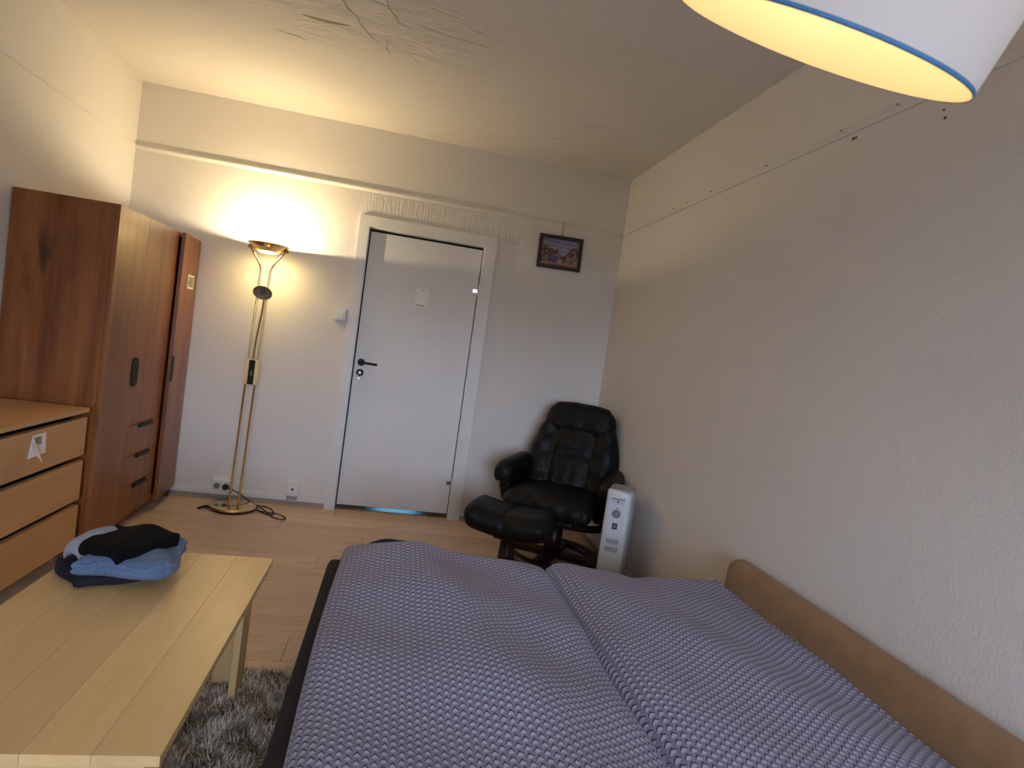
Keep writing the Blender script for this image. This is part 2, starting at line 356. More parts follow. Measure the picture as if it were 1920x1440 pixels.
# laminate planks
PW, PL = 0.193, 1.285
prot = None; y = YF; row = 0
offs = [0.0, 0.53, 0.97, 0.31, 0.75]
def plank_mesh(L, Wd):
    bm = bx(-L / 2, L / 2, -Wd / 2, Wd / 2, -0.012, 0.0)
    bmesh.ops.bevel(bm, geom=[e for e in bm.edges if all(v.co.z > -0.001 for v in e.verts)], offset=0.0012, segments=1, affect='EDGES')
    me = bpy.data.meshes.new('plank'); bm.to_mesh(me); bm.free(); me.materials.append(M['laminate']); return me
PM = {}
while y < YB + 1.35:
    y1 = min(y + PW, YB + 1.4); x = XL - offs[row % 5] - 0.02
    while x < XR:
        x0, x1 = max(x, XL), min(x + PL, XR); 
        if x1 - x0 > 0.03 and not (y > YB and (x1 < DX0 - 0.5 or x0 > DX1 + 0.5)):
            key = (round(x1 - x0, 3), round(y1 - y, 3))
            if key not in PM: PM[key] = plank_mesh(key[0] - 0.0012, key[1] - 0.0012)
            o = bpy.data.objects.new('plank', PM[key]); COL.objects.link(o); o.parent = fl
            o.location = ((x0 + x1) / 2, (y + y1) / 2, 0)
        x += PL
    y += PW; row += 1
# baseboards
def baseboard(name, along, a0, a1, at, sgn):
    t = thing(name, kind='structure', loc=((a0 + a1) / 2 if along == 'x' else at, at if along == 'x' else (a0 + a1) / 2, 0))
    def seg(nm, t0, t1, z0, z1, mat, bv):
        lo, hi = sorted((at + sgn * t0, at + sgn * t1))
        bm = bx(a0, a1, lo, hi, z0, z1) if along == 'x' else bx(lo, hi, a0, a1, z0, z1)
        obj(nm, bm, mat, t, bevel=bv)
    seg('board', 0, 0.014, 0.036, 0.062, 'white', 0.003); seg('cap_strip', 0, 0.009, 0.062, 0.074, 'white', 0.003)
    seg('foot', 0, 0.011, 0, 0.036, 'base_low', 0.001); seg('shoe_moulding', 0.011, 0.024, 0, 0.014, 'shoe', 0.004)
baseboard('baseboard_back', 'x', XL, -0.392, YB, -1)
baseboard('baseboard_corner', 'x', 0.598, XR, YB, -1)
baseboard('baseboard_right', 'y', YF, YB - 0.024, XR, -1)
baseboard('baseboard_left', 'y', YF, YB - 0.024, XL, 1)
# picture rails
def rail(name, along, a0, a1, at, sgn, prof):
    t = thing(name, kind='structure', loc=((a0 + a1) / 2 if along == 'x' else at, at if along == 'x' else (a0 + a1) / 2, RAIL))
    bm = B(); rings = []
    for a in (a0, a1):
        rings.append([bm.verts.new((a, at + sgn * d, RAIL + z) if along == 'x' else (at + sgn * d, a, RAIL + z)) for d, z in prof])
    n = len(prof)
    for i in range(n): bm.faces.new((rings[0][i], rings[0][(i + 1) % n], rings[1][(i + 1) % n], rings[1][i]))
    bm.faces.new(rings[0]); bm.faces.new(rings[1][::-1])
    obj('moulding', bm, 'wall', t, smooth=False)
    return t
PROF = [(0, 0.004), (0.010, 0.004), (0.016, -0.001), (0.018, -0.008), (0.015, -0.014), (0.008, -0.018), (0.004, -0.024), (0, -0.026)]
rail('trim_1', 'x', XL, XR, YB, -1, PROF)
tr = rail('trim_2', 'y', YF, YB, XR, -1, [(0, 0.030), (0.005, 0.028), (0.011, 0.002), (0.009, -0.007), (0, -0.008)])
rail('trim_3', 'y', YF, YB, XL, 1, [(0, 0.006), (0.008, 0.004), (0.011, -0.004), (0.008, -0.012), (0, -0.014)])
for yy in (3.65, 3.466, 3.18, 2.658, 2.164, 1.89):
    obj('nail', cyl(B(), (XR - 0.0065, yy, RAIL + 0.021), 0.0035, 0.012, 'x', 10), 'crack', tr)
wh = thing('trim_4', kind='structure', loc=(XR, 1.9, 2.27))
for (yy, zz, rr) in ((2.098, 2.291, 0.007), (2.084, 2.290, 0.005), (1.70, 2.256, 0.004), (1.69, 2.228, 0.005)):
    obj('wall_hole', cyl(B(), (XR - 0.0006, yy, zz), rr, 0.0016, 'x', 12), 'wall_hole', wh)
# ceiling damage: an open slit, hairline cracks and lifted flakes of paint
cr_ = thing('trim_5', kind='structure', loc=(0.0, 2.7, H))
def sliver(pts, wd, mat, name, th=0.0012):
    bm = B(); n = len(pts); top, bot = [], []
    P = [Vector((p[0], p[1], 0)) for p in pts]
    L, R = [], []
    for i, p in enumerate(P):
        t = (P[min(i + 1, n - 1)] - P[max(i - 1, 0)]).normalized(); nn = Vector((-t.y, t.x, 0)); ww = wd * (math.sin(math.pi * (i + 0.15) / (n - 0.7)) ** 0.7)
        L.append(p + nn * ww / 2); R.append(p - nn * ww / 2)
    for z in (H - th, H + 0.0005):
        l = [bm.verts.new((q.x, q.y, z)) for q in L]; r = [bm.verts.new((q.x, q.y, z)) for q in R]
        for i in range(n - 1): bm.faces.new((l[i], l[i + 1], r[i + 1], r[i]))
        top.append((l, r))
    for i in range(n - 1):
        for s in (0, 1): bm.faces.new((top[0][s][i], top[0][s][i + 1], top[1][s][i + 1], top[1][s][i]))
    return obj(name, bm, mat, cr_)

sliver([(-0.645, 3.10), (-0.60, 3.112), (-0.54, 3.118), (-0.48, 3.112), (-0.43, 3.106)], 0.022, 'crack', 'crack')
sliver([(-0.797, 3.319), (-0.76, 3.335), (-0.725, 3.337), (-0.70, 3.342), (-0.684, 3.36), (-0.66, 3.365)], 0.004, 'crack', 'crack')
sliver([(-0.447, 2.86), (-0.43, 2.95), (-0.40, 2.99), (-0.385, 3.06), (-0.345, 3.15), (-0.32, 3.18)], 0.012, 'ceil', 'paint_flake', 0.004)
sliver([(-0.249, 2.78), (-0.24, 2.86), (-0.205, 2.93), (-0.20, 2.98)], 0.004, 'crack', 'crack')
sliver([(-0.262, 3.16), (-0.255, 3.21), (-0.262, 3.25), (-0.245, 3.29), (-0.248, 3.33)], 0.0035, 'crack', 'crack')
sliver([(-0.10, 2.95), (0.02, 2.985), (0.13, 3.0), (0.22, 3.0)], 0.010, 'ceil', 'paint_flake', 0.003)
sliver([(0.74, 4.02), (0.80, 4.0), (0.88, 3.98)], 0.035, 'ceil', 'paint_flake', 0.003)
sliver([(0.93, 3.66), (1.02, 3.655), (1.14, 3.658)], 0.03, 'ceil', 'paint_flake', 0.003)

# ------------------------------------------------------------------ door with casing
dr = thing('door_1', loc=((DX0 + DX1) / 2, YB, 0), kind='structure')
def casing(x0, x1, z0, z1): obj('door_casing', bx(x0, x1, YB - 0.024, YB, z0, z1), 'white', dr, bevel=0.004)
casing(-0.392, DX0, 0.0, 2.127); casing(DX1, 0.598, 0.0, 2.127); casing(DX0, DX1, DZ, 2.127)
obj('jamb', bx(DX0 - 0.001, DX0 + 0.006, YB - 0.010, YB + T, 0.0, DZ), 'white', dr)
obj('jamb', bx(DX1 - 0.006, DX1 + 0.001, YB - 0.010, YB + T, 0.0, DZ), 'white', dr)
obj('jamb', bx(DX0 + 0.006, DX1 - 0.006, YB - 0.010, YB + T, DZ - 0.006, DZ), 'white', dr)
obj('door_stop', bx(DX0 + 0.006, DX1 - 0.006, YB + 0.065, YB + 0.085, DZ - 0.05, DZ - 0.006), 'dark', dr)  # coloured near-black to paint the shade in the gap above the leaf
LX0, LX1, LY = -0.308, 0.502, YB + 0.020
b = bx(LX0, LX1, LY, LY + 0.04, 0.034, DZ - 0.024)
leaf = obj('door_leaf', b, 'door', dr, bevel=0.003)
obj('bottom_strip', bx(LX0 + 0.004, LX1 - 0.004, LY - 0.004, LY, 0.036, 0.072), 'door', leaf, bevel=0.0015)
hx = -0.262
b = B(); cyl(b, (hx, LY - 0.004, 1.087), 0.026, 0.008, 'y', 28); obj('handle_rose', b, 'black', leaf, smooth=False)
b = B(); tube(b, [(hx, LY - 0.004, 1.087), (hx, LY - 0.045, 1.087)], 0.009); tube(b, catmull([(hx - 0.006, LY - 0.047, 1.087), (hx + 0.03, LY - 0.050, 1.087), (hx + 0.115, LY - 0.048, 1.085)], 6), 0.0085); obj('door_handle', b, 'black', leaf, smooth=True)
b = B(); cyl(b, (hx, LY - 0.004, 1.012), 0.026, 0.008, 'y', 28); obj('lock_rose', b, 'black', leaf)
b = B(); cyl(b, (hx, LY - 0.012, 1.012), 0.009, 0.012, 'y', 16); obj('lock_cylinder', b, 'chrome', leaf)
ky = thing('key', 'small steel key with a ring hanging in the white door lock', 'key', (hx, LY - 0.03, 0.98))
b = bx(hx - 0.0012, hx + 0.0012, LY - 0.034, LY - 0.018, 1.006, 1.018); obj('key_blade', b, 'chrome', ky)
b = B(); tube(b, [(hx + 0.011 * math.cos(a), LY - 0.036, 0.995 + 0.011 * math.sin(a)) for a in np.linspace(0, 6.2, 18)], 0.0012, 6); obj('key_ring', b, 'chrome', ky)
b = B(); cyl(b, (hx - 0.004, LY - 0.036, 0.970), 0.013, 0.002, 'y', 16); obj('key_head', b, 'chrome', ky)
b = bx(hx - 0.012, hx - 0.004, LY - 0.037, LY - 0.035, 0.942, 0.966); obj('key_fob', b, 'brass_dark', ky)
for hz in (1.721, 0.269):
    hg = obj('hinge', bx(0.468, 0.506, LY - 0.006, LY - 0.001, hz - 0.012, hz + 0.014), 'chrome', leaf, bevel=0.001)
    b = B(); cyl(b, (0.508, LY - 0.010, hz), 0.006, 0.075, 'z', 14); obj('hinge_pin', b, 'chrome', hg)
b = B(); cyl(b, (-0.372, YB - 0.019, 1.548), 0.007, 0.004, 'y', 12); obj('screw_cover', b, 'white', dr)
# sheet taped to the door (its code is left blank)
pp = thing('paper_notice', 'white paper notice taped to the upper middle of the white door', 'paper', (0.106, LY, 1.54))
b = bx(0.060, 0.152, LY - 0.0016, LY - 0.0008, 1.538, 1.678)
bmesh.ops.transform(b, matrix=Matrix.Translation((0.106, 0, 1.6)) @ Matrix.Rotation(math.radians(-2), 4, 'Y') @ Matrix.Translation((-0.106, 0, -1.6)), verts=b.verts[:]); obj('sheet', b, 'paper', pp)
obj('print_line', bx(0.075, 0.137, LY - 0.0020, LY - 0.0016, 1.553, 1.558), 'ink', pp)
obj('hanging_hole', bx(0.098, 0.116, LY - 0.0022, LY - 0.0016, 1.664, 1.670), 'ink_grey', pp)

# light switch, sockets
sw = thing('light_switch', 'square white rocker light switch on the wall left of the door', 'switch', (-0.447, YB, 1.365))
obj('backplate', bx(-0.487, -0.407, YB - 0.030, YB, 1.365, 1.452), 'plastic', sw, bevel=0.004)
obj('rocker', bx(-0.474, -0.420, YB - 0.038, YB - 0.030, 1.380, 1.438), 'plastic', sw, bevel=0.003)
so = thing('wall_socket', 'white double wall socket with a black plug behind the brass floor lamp', 'socket', (-1.09, YB, 0.045))
obj('backplate', bx(-1.152, -1.030, YB - 0.045, YB, 0.045, 0.142), 'plastic', so, bevel=0.005)
for i, x in enumerate((-1.122, -1.062)):
    b = B(); lathe(b, [(0.025, 0.0), (0.025, 0.002), (0.021, 0.002), (0.019, -0.010), (0, -0.010)], (x, YB - 0.0452, 0.102), 24, Matrix.Rotation(math.pi / 2, 4, 'X')); obj('socket_well', b, 'cream_dark', so)
b = B(); cyl(b, (-1.122, YB - 0.044, 0.102), 0.018, 0.004, 'y', 20); obj('socket_face', b, 'dial', so)
ps = thing('antenna_outlet', 'small white wall outlet with one dark hole beside the door casing', 'outlet', (-0.62, YB, 0.055))
obj('backplate', bx(-0.661, -0.580, YB - 0.028, YB, 0.075, 0.174), 'plastic', ps, bevel=0.004)
obj('lower_cover', bx(-0.657, -0.584, YB - 0.026, YB - 0.015, 0.045, 0.075), 'cream_dark', ps, bevel=0.003)
b = B(); cyl(b, (-0.620, YB - 0.0285, 0.122), 0.008, 0.003, 'y', 14); obj('jack', b, 'black', ps)

# framed picture
fp = thing('framed_picture', 'small dark framed town picture hanging by a brass hook near the corner', 'picture', (1.076, YB, 1.98))
tilt = Matrix.Translation((1.076, 0, 2.1)) @ Matrix.Rotation(math.radians(-1.2), 4, 'Y') @ Matrix.Translation((-1.076, 0, -2.1))
PX0, PX1, PZ0, PZ1 = 0.908, 1.245, 1.976, 2.224
FWD = 0.026
for (a0, a1, c0, c1) in ((PX0, PX1, PZ0, PZ0 + FWD), (PX0, PX1, PZ1 - FWD, PZ1), (PX0, PX0 + FWD, PZ0 + FWD, PZ1 - FWD), (PX1 - FWD, PX1, PZ0 + FWD, PZ1 - FWD)):
    b = bx(a0, a1, YB - 0.024, YB - 0.004, c0, c1); bmesh.ops.transform(b, matrix=tilt, verts=b.verts[:]); obj('frame_bar', b, 'frame_wood', fp, bevel=0.002)
def town(u, v, r):
    sky = np.array([0.16, 0.19, 0.27]) * (0.7 + 0.5 * (1 - v)) + 0.03 * math.sin(v * 40 + 3 * u)
    ridge = 0.66 + 0.10 * math.cos(u * 7.0) - 0.22 * math.exp(-((u - 0.62) / 0.12) ** 2) + (0.10 if 0.40 < u < 0.46 else 0)
    if v > ridge: return sky
    k = (int(u * 16), int(v * 11)); q = random.Random(k[0] * 71 + k[1] * 131)
    if v < 0.14: c = np.array([0.20, 0.13, 0.09]) * (0.8 + 0.6 * q.random())
    elif v < 0.36 and 0.22 < u < 0.45: c = np.array([0.055, 0.055, 0.075])
    else: c = np.array([(0.13, 0.09, 0.055), (0.20, 0.16, 0.10), (0.10, 0.045, 0.03), (0.035, 0.03, 0.03), (0.15, 0.13, 0.11), (0.055, 0.06, 0.04)][q.randrange(6)])
    if int(u * 48) % 3 == 1 and int(v * 33) % 3 == 1: c = c * 0.35
    if 0.46 < u < 0.60 and 0.10 < v < 0.24: c = np.array([0.5, 0.47, 0.44]) if int(u * 64) % 3 == 0 else np.array([0.06, 0.05, 0.05])
    return c
NU, NV = 64, 46
verts, faces, cols = [], [], []
for j in range(NV + 1):
    for i in range(NU + 1):
        p = tilt @ Vector((PX0 + FWD - 0.002 + (PX1 - PX0 - 2 * FWD + 0.004) * i / NU, YB - 0.012, PZ0 + FWD - 0.002 + (PZ1 - PZ0 - 2 * FWD + 0.004) * j / NV)); verts.append(p - Vector((1.076, YB, 1.98)))
for j in range(NV):
    for i in range(NU):
        a = j * (NU + 1) + i; faces.append((a, a + 1, a + NU + 2, a + NU + 1)); cols += [(*np.minimum(0.9, np.array([1.75, 1.55, 1.7]) * np.asarray(town((i + 0.5) / NU, (j + 0.5) / NV, rng))), 1.0)] * 4
me = bpy.data.meshes.new('print'); me.from_pydata(verts, [], faces); ca = me.color_attributes.new('print', 'FLOAT_COLOR', 'CORNER'); ca.data.foreach_set('color', np.array(cols, dtype=np.float32).ravel())
k = NT('town_print'); at = k.n('ShaderNodeAttribute', attribute_name='print'); k.color(at.outputs['Color']); me.materials.append(k.done(0.25, 0, 0.5))
o = bpy.data.objects.new('print', me); COL.objects.link(o); o.parent = fp
b = B(); tube(b, catmull([(1.074, YB - 0.014, 2.222), (1.072, YB - 0.016, 2.25), (1.073, YB - 0.02, 2.285), (1.073, YB - 0.012, 2.325), (1.073, YB - 0.002, 2.325)], 5), 0.0035, 8); obj('hook', b, 'brass_dark', fp, smooth=True)
b = B(); cyl(b, (1.074, YB - 0.014, 2.232), 0.010, 0.006, 'y', 14); obj('hanger', b, 'brass_dark', fp)

# ------------------------------------------------------------------ wardrobe
WX, WYA, WYB, WT = -1.405, 3.31, 4.515, 1.757
wd = thing('wardrobe', 'tall oak wardrobe with three doors and drawers against the left wall', 'wardrobe', (-1.64, 3.9, 0))
BX1 = WX - 0.022
obj('side_panel', bx(XL + 0.004, BX1, WYA, WYA + 0.02, 0.0, WT), 'oak', wd, bevel=0.0015)
obj('side_panel', bx(XL + 0.004, BX1, WYB - 0.02, WYB, 0.0, WT), 'oak', wd, bevel=0.0015)
obj('top_panel', bx(XL + 0.004, BX1, WYA + 0.02, WYB - 0.02, WT - 0.02, WT), 'oak', wd)
obj('back_panel', bx(XL + 0.004, XL + 0.012, WYA + 0.02, WYB - 0.02, 0.08, WT - 0.02), 'oak', wd)
obj('bottom_panel', bx(XL + 0.012, BX1, WYA + 0.02, WYB - 0.02, 0.08, 0.10), 'oak', wd)
obj('plinth', bx(BX1 - 0.05, BX1 - 0.035, WYA + 0.02, WYB - 0.02, 0.0, 0.08), 'oak', wd)
S1, S2 = 3.665, 4.11
for yy in (S1, S2): obj('divider', bx(XL + 0.012, BX1 - 0.002, yy - 0.009, yy + 0.009, 0.10, WT - 0.02), 'oak', wd)
def wdoor(y0, y1, z0, z1, ang=0.0, hinge=None, hy=None, hs=1):
    b = bx(BX1 + 0.001, WX, y0, y1, z0, z1)
    R = Matrix.Identity(4)
    if ang: R = Matrix.Translation((BX1, hinge, 0)) @ Matrix.Rotation(ang, 4, 'Z') @ Matrix.Translation((-BX1, -hinge, 0))
    bmesh.ops.transform(b, matrix=R, verts=b.verts[:])
    d = obj('door', b, 'oak', wd, bevel=0.0012)
    if hy is not None:
        hb = B(); ya, yb_ = sorted((hy, hy + hs * 0.036)); pts = []
        # half of a pill-shaped black grip
        r = 0.03; za, zb = 0.835, 0.995
        poly = [(hy, za), (hy, zb)] + [(hy + hs * (0.036 - r + r * math.sin(a)), zb - r + r * math.cos(a)) for a in np.linspace(0, math.pi / 2, 6)] + [(hy + hs * (0.036 - r + r * math.cos(a)), za + r - r * math.sin(a)) for a in np.linspace(0, math.pi / 2, 6)]
        f0 = [hb.verts.new((WX, p, q)) for p, q in poly]; f1 = [hb.verts.new((WX + 0.006, p, q)) for p, q in poly]
        hb.faces.new(f0[::-1]); hb.faces.new(f1)
        for i in range(len(poly)): hb.faces.new((f0[i], f0[(i + 1) % len(poly)], f1[(i + 1) % len(poly)], f1[i]))
        bmesh.ops.transform(hb, matrix=R, verts=hb.verts[:]); obj('handle', hb, 'black', d)
    return d
wdoor(WYA, S1 - 0.001, 0.075, WT, hy=S1 - 0.001, hs=-1)
wdoor(S1 + 0.001, S2 - 0.004, 0.612, WT, hy=S1 + 0.001, hs=1)
wdoor(S2 + 0.006, WYB, 0.075, WT, math.radians(4.5), WYB, hy=S2 + 0.006, hs=1)
for z0, z1 in ((0.437, 0.609), (0.261, 0.434), (0.085, 0.258)):
    d = obj('drawer', bx(BX1 + 0.001, WX, S1 + 0.001, S2 - 0.004, z0, z1), 'oak', wd, bevel=0.0012)
    obj('handle', bx(WX, WX + 0.014, 3.80, 3.975, z1 - 0.022, z1 - 0.004), 'black', d, bevel=0.003)
st_ = thing('sticker', 'small square printed sticker on the ajar right wardrobe door', 'sticker', (-1.38, 4.36, 1.42))
Rs = Matrix.Translation((BX1, WYB, 0)) @ Matrix.Rotation(math.radians(4.5), 4, 'Z') @ Matrix.Translation((-BX1, -WYB, 0))
b = bx(WX + 0.0002, WX + 0.001, 4.275, 4.425, 1.425, 1.515); bmesh.ops.transform(b, matrix=Rs, verts=b.verts[:]); obj('label_paper', b, 'paper', st_)
b = bx(WX + 0.001, WX + 0.0014, 4.29, 4.41, 1.437, 1.503); bmesh.ops.transform(b, matrix=Rs, verts=b.verts[:]); obj('faded_print', b, 'ink_grey', st_)

# ------------------------------------------------------------------ chest of drawers
CX, CYA, CYB, CT = -1.420, 2.43, 3.245, 0.765
cb = thing('chest_of_drawers', 'low pale birch chest of three drawers between wardrobe and table', 'chest of drawers', (-1.64, 2.84, 0))
obj('top', bx(XL + 0.03, CX, CYA, CYB, CT - 0.020, CT), 'birch', cb, bevel=0.002)
obj('side_panel', bx(XL + 0.03, CX - 0.085, CYA, CYA + 0.018, 0.0, CT - 0.020), 'birch', cb)
obj('side_panel', bx(XL + 0.03, CX - 0.085, CYB - 0.018, CYB, 0.0, CT - 0.020), 'birch', cb)
obj('gap_shade_block', bx(XL + 0.04, CX - 0.080, CYA + 0.0005, CYB - 0.0005, 0.03, CT - 0.020), 'dark', cb)  # near-black block; its colour gives the drawer gaps their shade
for i, (z0, z1) in enumerate(((0.535, 0.718), (0.315, 0.507), (0.090, 0.287))):
    obj('drawer', bx(CX - 0.032, CX - 0.006, CYA + 0.001, CYB - 0.001, z0, z1), 'birch', cb, bevel=0.0015)
obj('plinth', bx(CX - 0.12, CX - 0.10, CYA + 0.018, CYB - 0.018, 0.0, 0.06), 'birch', cb)
tg = thing('folded_notice', 'creased white paper tag stuck on the top birch drawer', 'paper', (CX, 2.83, 0.6))
def sheet(name, quad, parent, mat, th=0.0008):
    bm = B(); f0 = [bm.verts.new(q) for q in quad]; nrm = (Vector(quad[1]) - Vector(quad[0])).cross(Vector(quad[2]) - Vector(quad[0])).normalized() * th
    f1 = [bm.verts.new(Vector(q) + nrm) for q in quad]; bm.faces.new(f0[::-1]); bm.faces.new(f1)
    for i in range(len(quad)): bm.faces.new((f0[i], f0[(i + 1) % len(quad)], f1[(i + 1) % len(quad)], f1[i]))
    return obj(name, bm, mat, parent)
X0 = CX - 0.005
sheet('sheet', [(X0, 2.80, 0.700), (X0, 2.775, 0.605), (X0, 2.905, 0.610), (X0, 2.895, 0.700)], tg, 'paper')
sheet('curled_corner', [(X0 + 0.001, 2.80, 0.700), (X0 + 0.035, 2.748, 0.668), (X0 + 0.045, 2.800, 0.590), (X0 + 0.002, 2.800, 0.640)], tg, 'paper')
sheet('smudged_print', [(X0 + 0.0012, 2.81, 0.690), (X0 + 0.0012, 2.81, 0.655), (X0 + 0.0012, 2.865, 0.655), (X0 + 0.0012, 2.865, 0.690)], tg, 'ink_grey', 0.0003)

# ------------------------------------------------------------------ coffee table on a shaggy rug
TX0, TX1, TY0, TY1, TZ = -0.960, -0.350, 1.225, 2.290, 0.452
ct = thing('coffee_table', 'low rectangular birch coffee table with plank top and panel legs', 'table', (-0.655, 1.76, 0.03))
NPK = 5
for i in range(NPK):
    a0 = TX0 + (TX1 - TX0) * i / NPK; a1 = TX0 + (TX1 - TX0) * (i + 1) / NPK
    obj('plank', bx(a0 + 0.0004, a1 - 0.0004, TY0, TY1, TZ - 0.022, TZ), 'birch_plank', ct, bevel=0.0009, seg=1)
for (lx, ly, sy) in ((TX1 - 0.045, TY1 - 0.06, -1), (TX0 + 0.045, TY1 - 0.06, -1), (TX1 - 0.045, TY0 + 0.06, 1), (TX0 + 0.045, TY0 + 0.06, 1)):
    sx = -1 if lx > -0.6 else 1
    b = B(); box(b, min(lx, lx + sx * 0.022), max(lx, lx + sx * 0.022), min(ly, ly + sy * 0.115), max(ly, ly + sy * 0.115), 0.012, TZ - 0.022)
    obj('leg', b, 'birch_table', ct, bevel=0.002)
    b = B(); box(b, min(lx + sx * 0.022, lx + sx * 0.10), max(lx + sx * 0.022, lx + sx * 0.10), min(ly, ly + sy * 0.022), max(ly, ly + sy * 0.022), 0.012, TZ - 0.022)
    obj('leg_return', b, 'birch_table', ct, bevel=0.002)
obj('apron', bx(TX0 + 0.05, TX1 - 0.05, TY0 + 0.062, TY0 + 0.080, TZ - 0.10, TZ - 0.022), 'birch_table', ct)
obj('apron', bx(TX0 + 0.14, TX1 - 0.14, TY1 - 0.078, TY1 - 0.062, TZ - 0.34, TZ - 0.022), 'birch_table', ct)
# rug
RX0, RX1, RY0, RY1 = -1.15, 0.35, 0.75, 2.315
def rug():
    n = 60000; L = 0.042
    px = rng.uniform(RX0, RX1, n); py = rng.uniform(RY0, RY1, n)
    cl = np.sin(px * 31 + 3 * np.sin(py * 17)) + np.sin(py * 27 + 2 * np.sin(px * 23))
    ang = cl * 1.6 + rng.normal(0, 0.7, n); lean = np.clip(rng.normal(0.75, 0.25, n), 0.15, 1.3)
    ln = L * rng.uniform(0.7, 1.2, n); wd_ = rng.uniform(0.0022, 0.0040, n)
    dx, dy = np.cos(ang), np.sin(ang); V = np.zeros((n, 5, 3))
    base = np.stack([px, py, np.full(n, 0.006)], 1); side = np.stack([-dy, dx, np.zeros(n)], 1) * wd_[:, None]
    mid = base + np.stack([dx * np.sin(lean * 0.5), dy * np.sin(lean * 0.5), np.cos(lean * 0.5)], 1) * (ln * 0.5)[:, None]
    tip = mid + np.stack([dx * np.sin(lean * 1.3), dy * np.sin(lean * 1.3), np.cos(lean * 1.3)], 1) * (ln * 0.5)[:, None]
    V[:, 0] = base - side; V[:, 1] = base + side; V[:, 2] = mid - side * 0.8; V[:, 3] = mid + side * 0.8; V[:, 4] = tip
    idx = np.arange(n)[:, None] * 5; F = np.concatenate([idx + [0, 1, 3], idx + [0, 3, 2], idx + [2, 3, 4]], 0)
    return V.reshape(-1, 3), F
V, F = rug()
k = NT('shaggy_pile'); gi = k.coord(); f = k.noise(gi, 45, 3); k.color(k.ramp(f, [(0.3, (0.50, 0.41, 0.31)), (0.7, (0.82, 0.70, 0.56))])); M['rug'] = k.done(0.9, 0, 0.2)
rt = thing('rug', 'grey beige shaggy rug lying under the birch coffee table', 'rug', (-0.4, 1.5, 0))
me = bpy.data.meshes.new('pile'); me.vertices.add(len(V)); me.vertices.foreach_set('co', (V - np.array([-0.4, 1.5, 0])).astype(np.float32).ravel())
me.loops.add(F.size); me.loops.foreach_set('vertex_index', F.astype(np.int32).ravel()); me.polygons.add(len(F))
me.polygons.foreach_set('loop_start', np.arange(0, F.size, 3, dtype=np.int32)); me.polygons.foreach_set('loop_total', np.full(len(F), 3, dtype=np.int32)); me.update(calc_edges=True); me.validate()
me.materials.append(M['rug']); o = bpy.data.objects.new('pile', me); COL.objects.link(o); o.parent = rt; o['kind'] = 'stuff'
obj('backing', bx(RX0, RX1, RY0, RY1, 0.0005, 0.007), 'rug', rt, bevel=0.002)

# ------------------------------------------------------------------ clothes on the table
def fold(c, s, r, amp, seed, rz, skew=0.0, n=(26, 22, 8), sag=0.0, layers=0):
    q = random.Random(seed); ph = [q.uniform(0, 6.28) for _ in range(8)]
    def fn(P, u):
        x, y, z = P
        wv = amp * (math.sin(9 * u[0] * 0.6 + ph[0]) * math.cos(2.6 * u[1] + ph[1]) + 0.5 * math.sin(5.2 * u[0] + 4.1 * u[1] + ph[2]))
        if u[2] > -0.9: z += wv * (u[2] + 1) * 0.5
        z -= sag * (max(0, abs(u[0]) - 0.55) + max(0, abs(u[1]) - 0.55)) * (1 if u[2] > -0.5 else 0.0)
        if layers:
            g = abs(math.sin(math.pi * layers * (u[2] + 1) / 2)); e = 0.005 * (1 - g)
            x -= math.copysign(e, u[0]) * (abs(u[0]) > 0.6); y -= math.copysign(e, u[1]) * (abs(u[1]) > 0.6)
        x += 0.012 * math.sin(3 * u[1] + ph[3]) * abs(u[0]); y += 0.012 * math.sin(3.4 * u[0] + ph[4]) * abs(u[1]) + skew * u[0]
        return (x, y, max(z, -s[2] / 2))
    return rbox(B(), c, s, r, n, fn, Matrix.Rotation(rz, 4, 'Z').to_3x3())
g1 = thing('folded_trousers', 'dark charcoal folded garment at the bottom of the clothes pile', 'clothing', (-0.82, 2.08, TZ + 0.0005))
obj('garment', fold((-0.808, 2.068, TZ + 0.019), (0.235, 0.225, 0.036), 0.016, 0.004, 3, math.radians(35), layers=2), 'charcoal', g1, smooth=True)
g2 = thing('blue_fleece', 'folded blue fleece sweater with grey lining in the clothes pile', 'clothing', (-0.73, 2.09, TZ + 0.038))
obj('garment', fold((-0.732, 2.058, TZ + 0.062), (0.268, 0.245, 0.060), 0.028, 0.007, 11, math.radians(2), layers=2, skew=0.004, n=(34, 30, 14)), 'blue_knit', g2, smooth=True)
def hoodf(P, u): return (P.x, P.y, P.z + 0.028 * (1 - u[0] ** 2) - 0.02 * max(0, -u[1]))
obj('grey_lining', rbox(B(), (-0.862, 2.085, TZ + 0.080), (0.085, 0.145, 0.045), 0.02, (12, 14, 8), hoodf, Matrix.Rotation(math.radians(-28), 3, 'Z')), 'grey_knit', g2, smooth=True, label='grey fleece lining turned outwards')
g3 = thing('black_shirt', 'black folded garment lying on top of the clothes pile', 'clothing', (-0.755, 2.06, TZ + 0.095))
def blackf(P, u):
    z = P.z + (0.006 * math.sin(5.0 * u[0] + 1.5 * u[1]) + 0.010 * max(0, u[1]) + 0.010 * max(0, 1 - abs(u[0] - 0.2))) * (u[2] > -0.9)
    z -= 0.012 * max(0, -u[1] - 0.35) ** 1.1 * (1 + 0.3 * u[0]) + 0.016 * max(0, -u[0] - 0.45)
    return (P.x * (1 + 0.16 * u[1]), P.y * (1 + 0.12 * u[0]) + 0.008 * math.sin(3 * u[0]), z)
obj('garment', rbox(B(), (-0.766, 2.062, TZ + 0.103), (0.200, 0.195, 0.036), 0.014, (24, 24, 10), blackf, Matrix.Rotation(math.radians(-24), 3, 'Z')), 'black_cloth', g3, smooth=True)

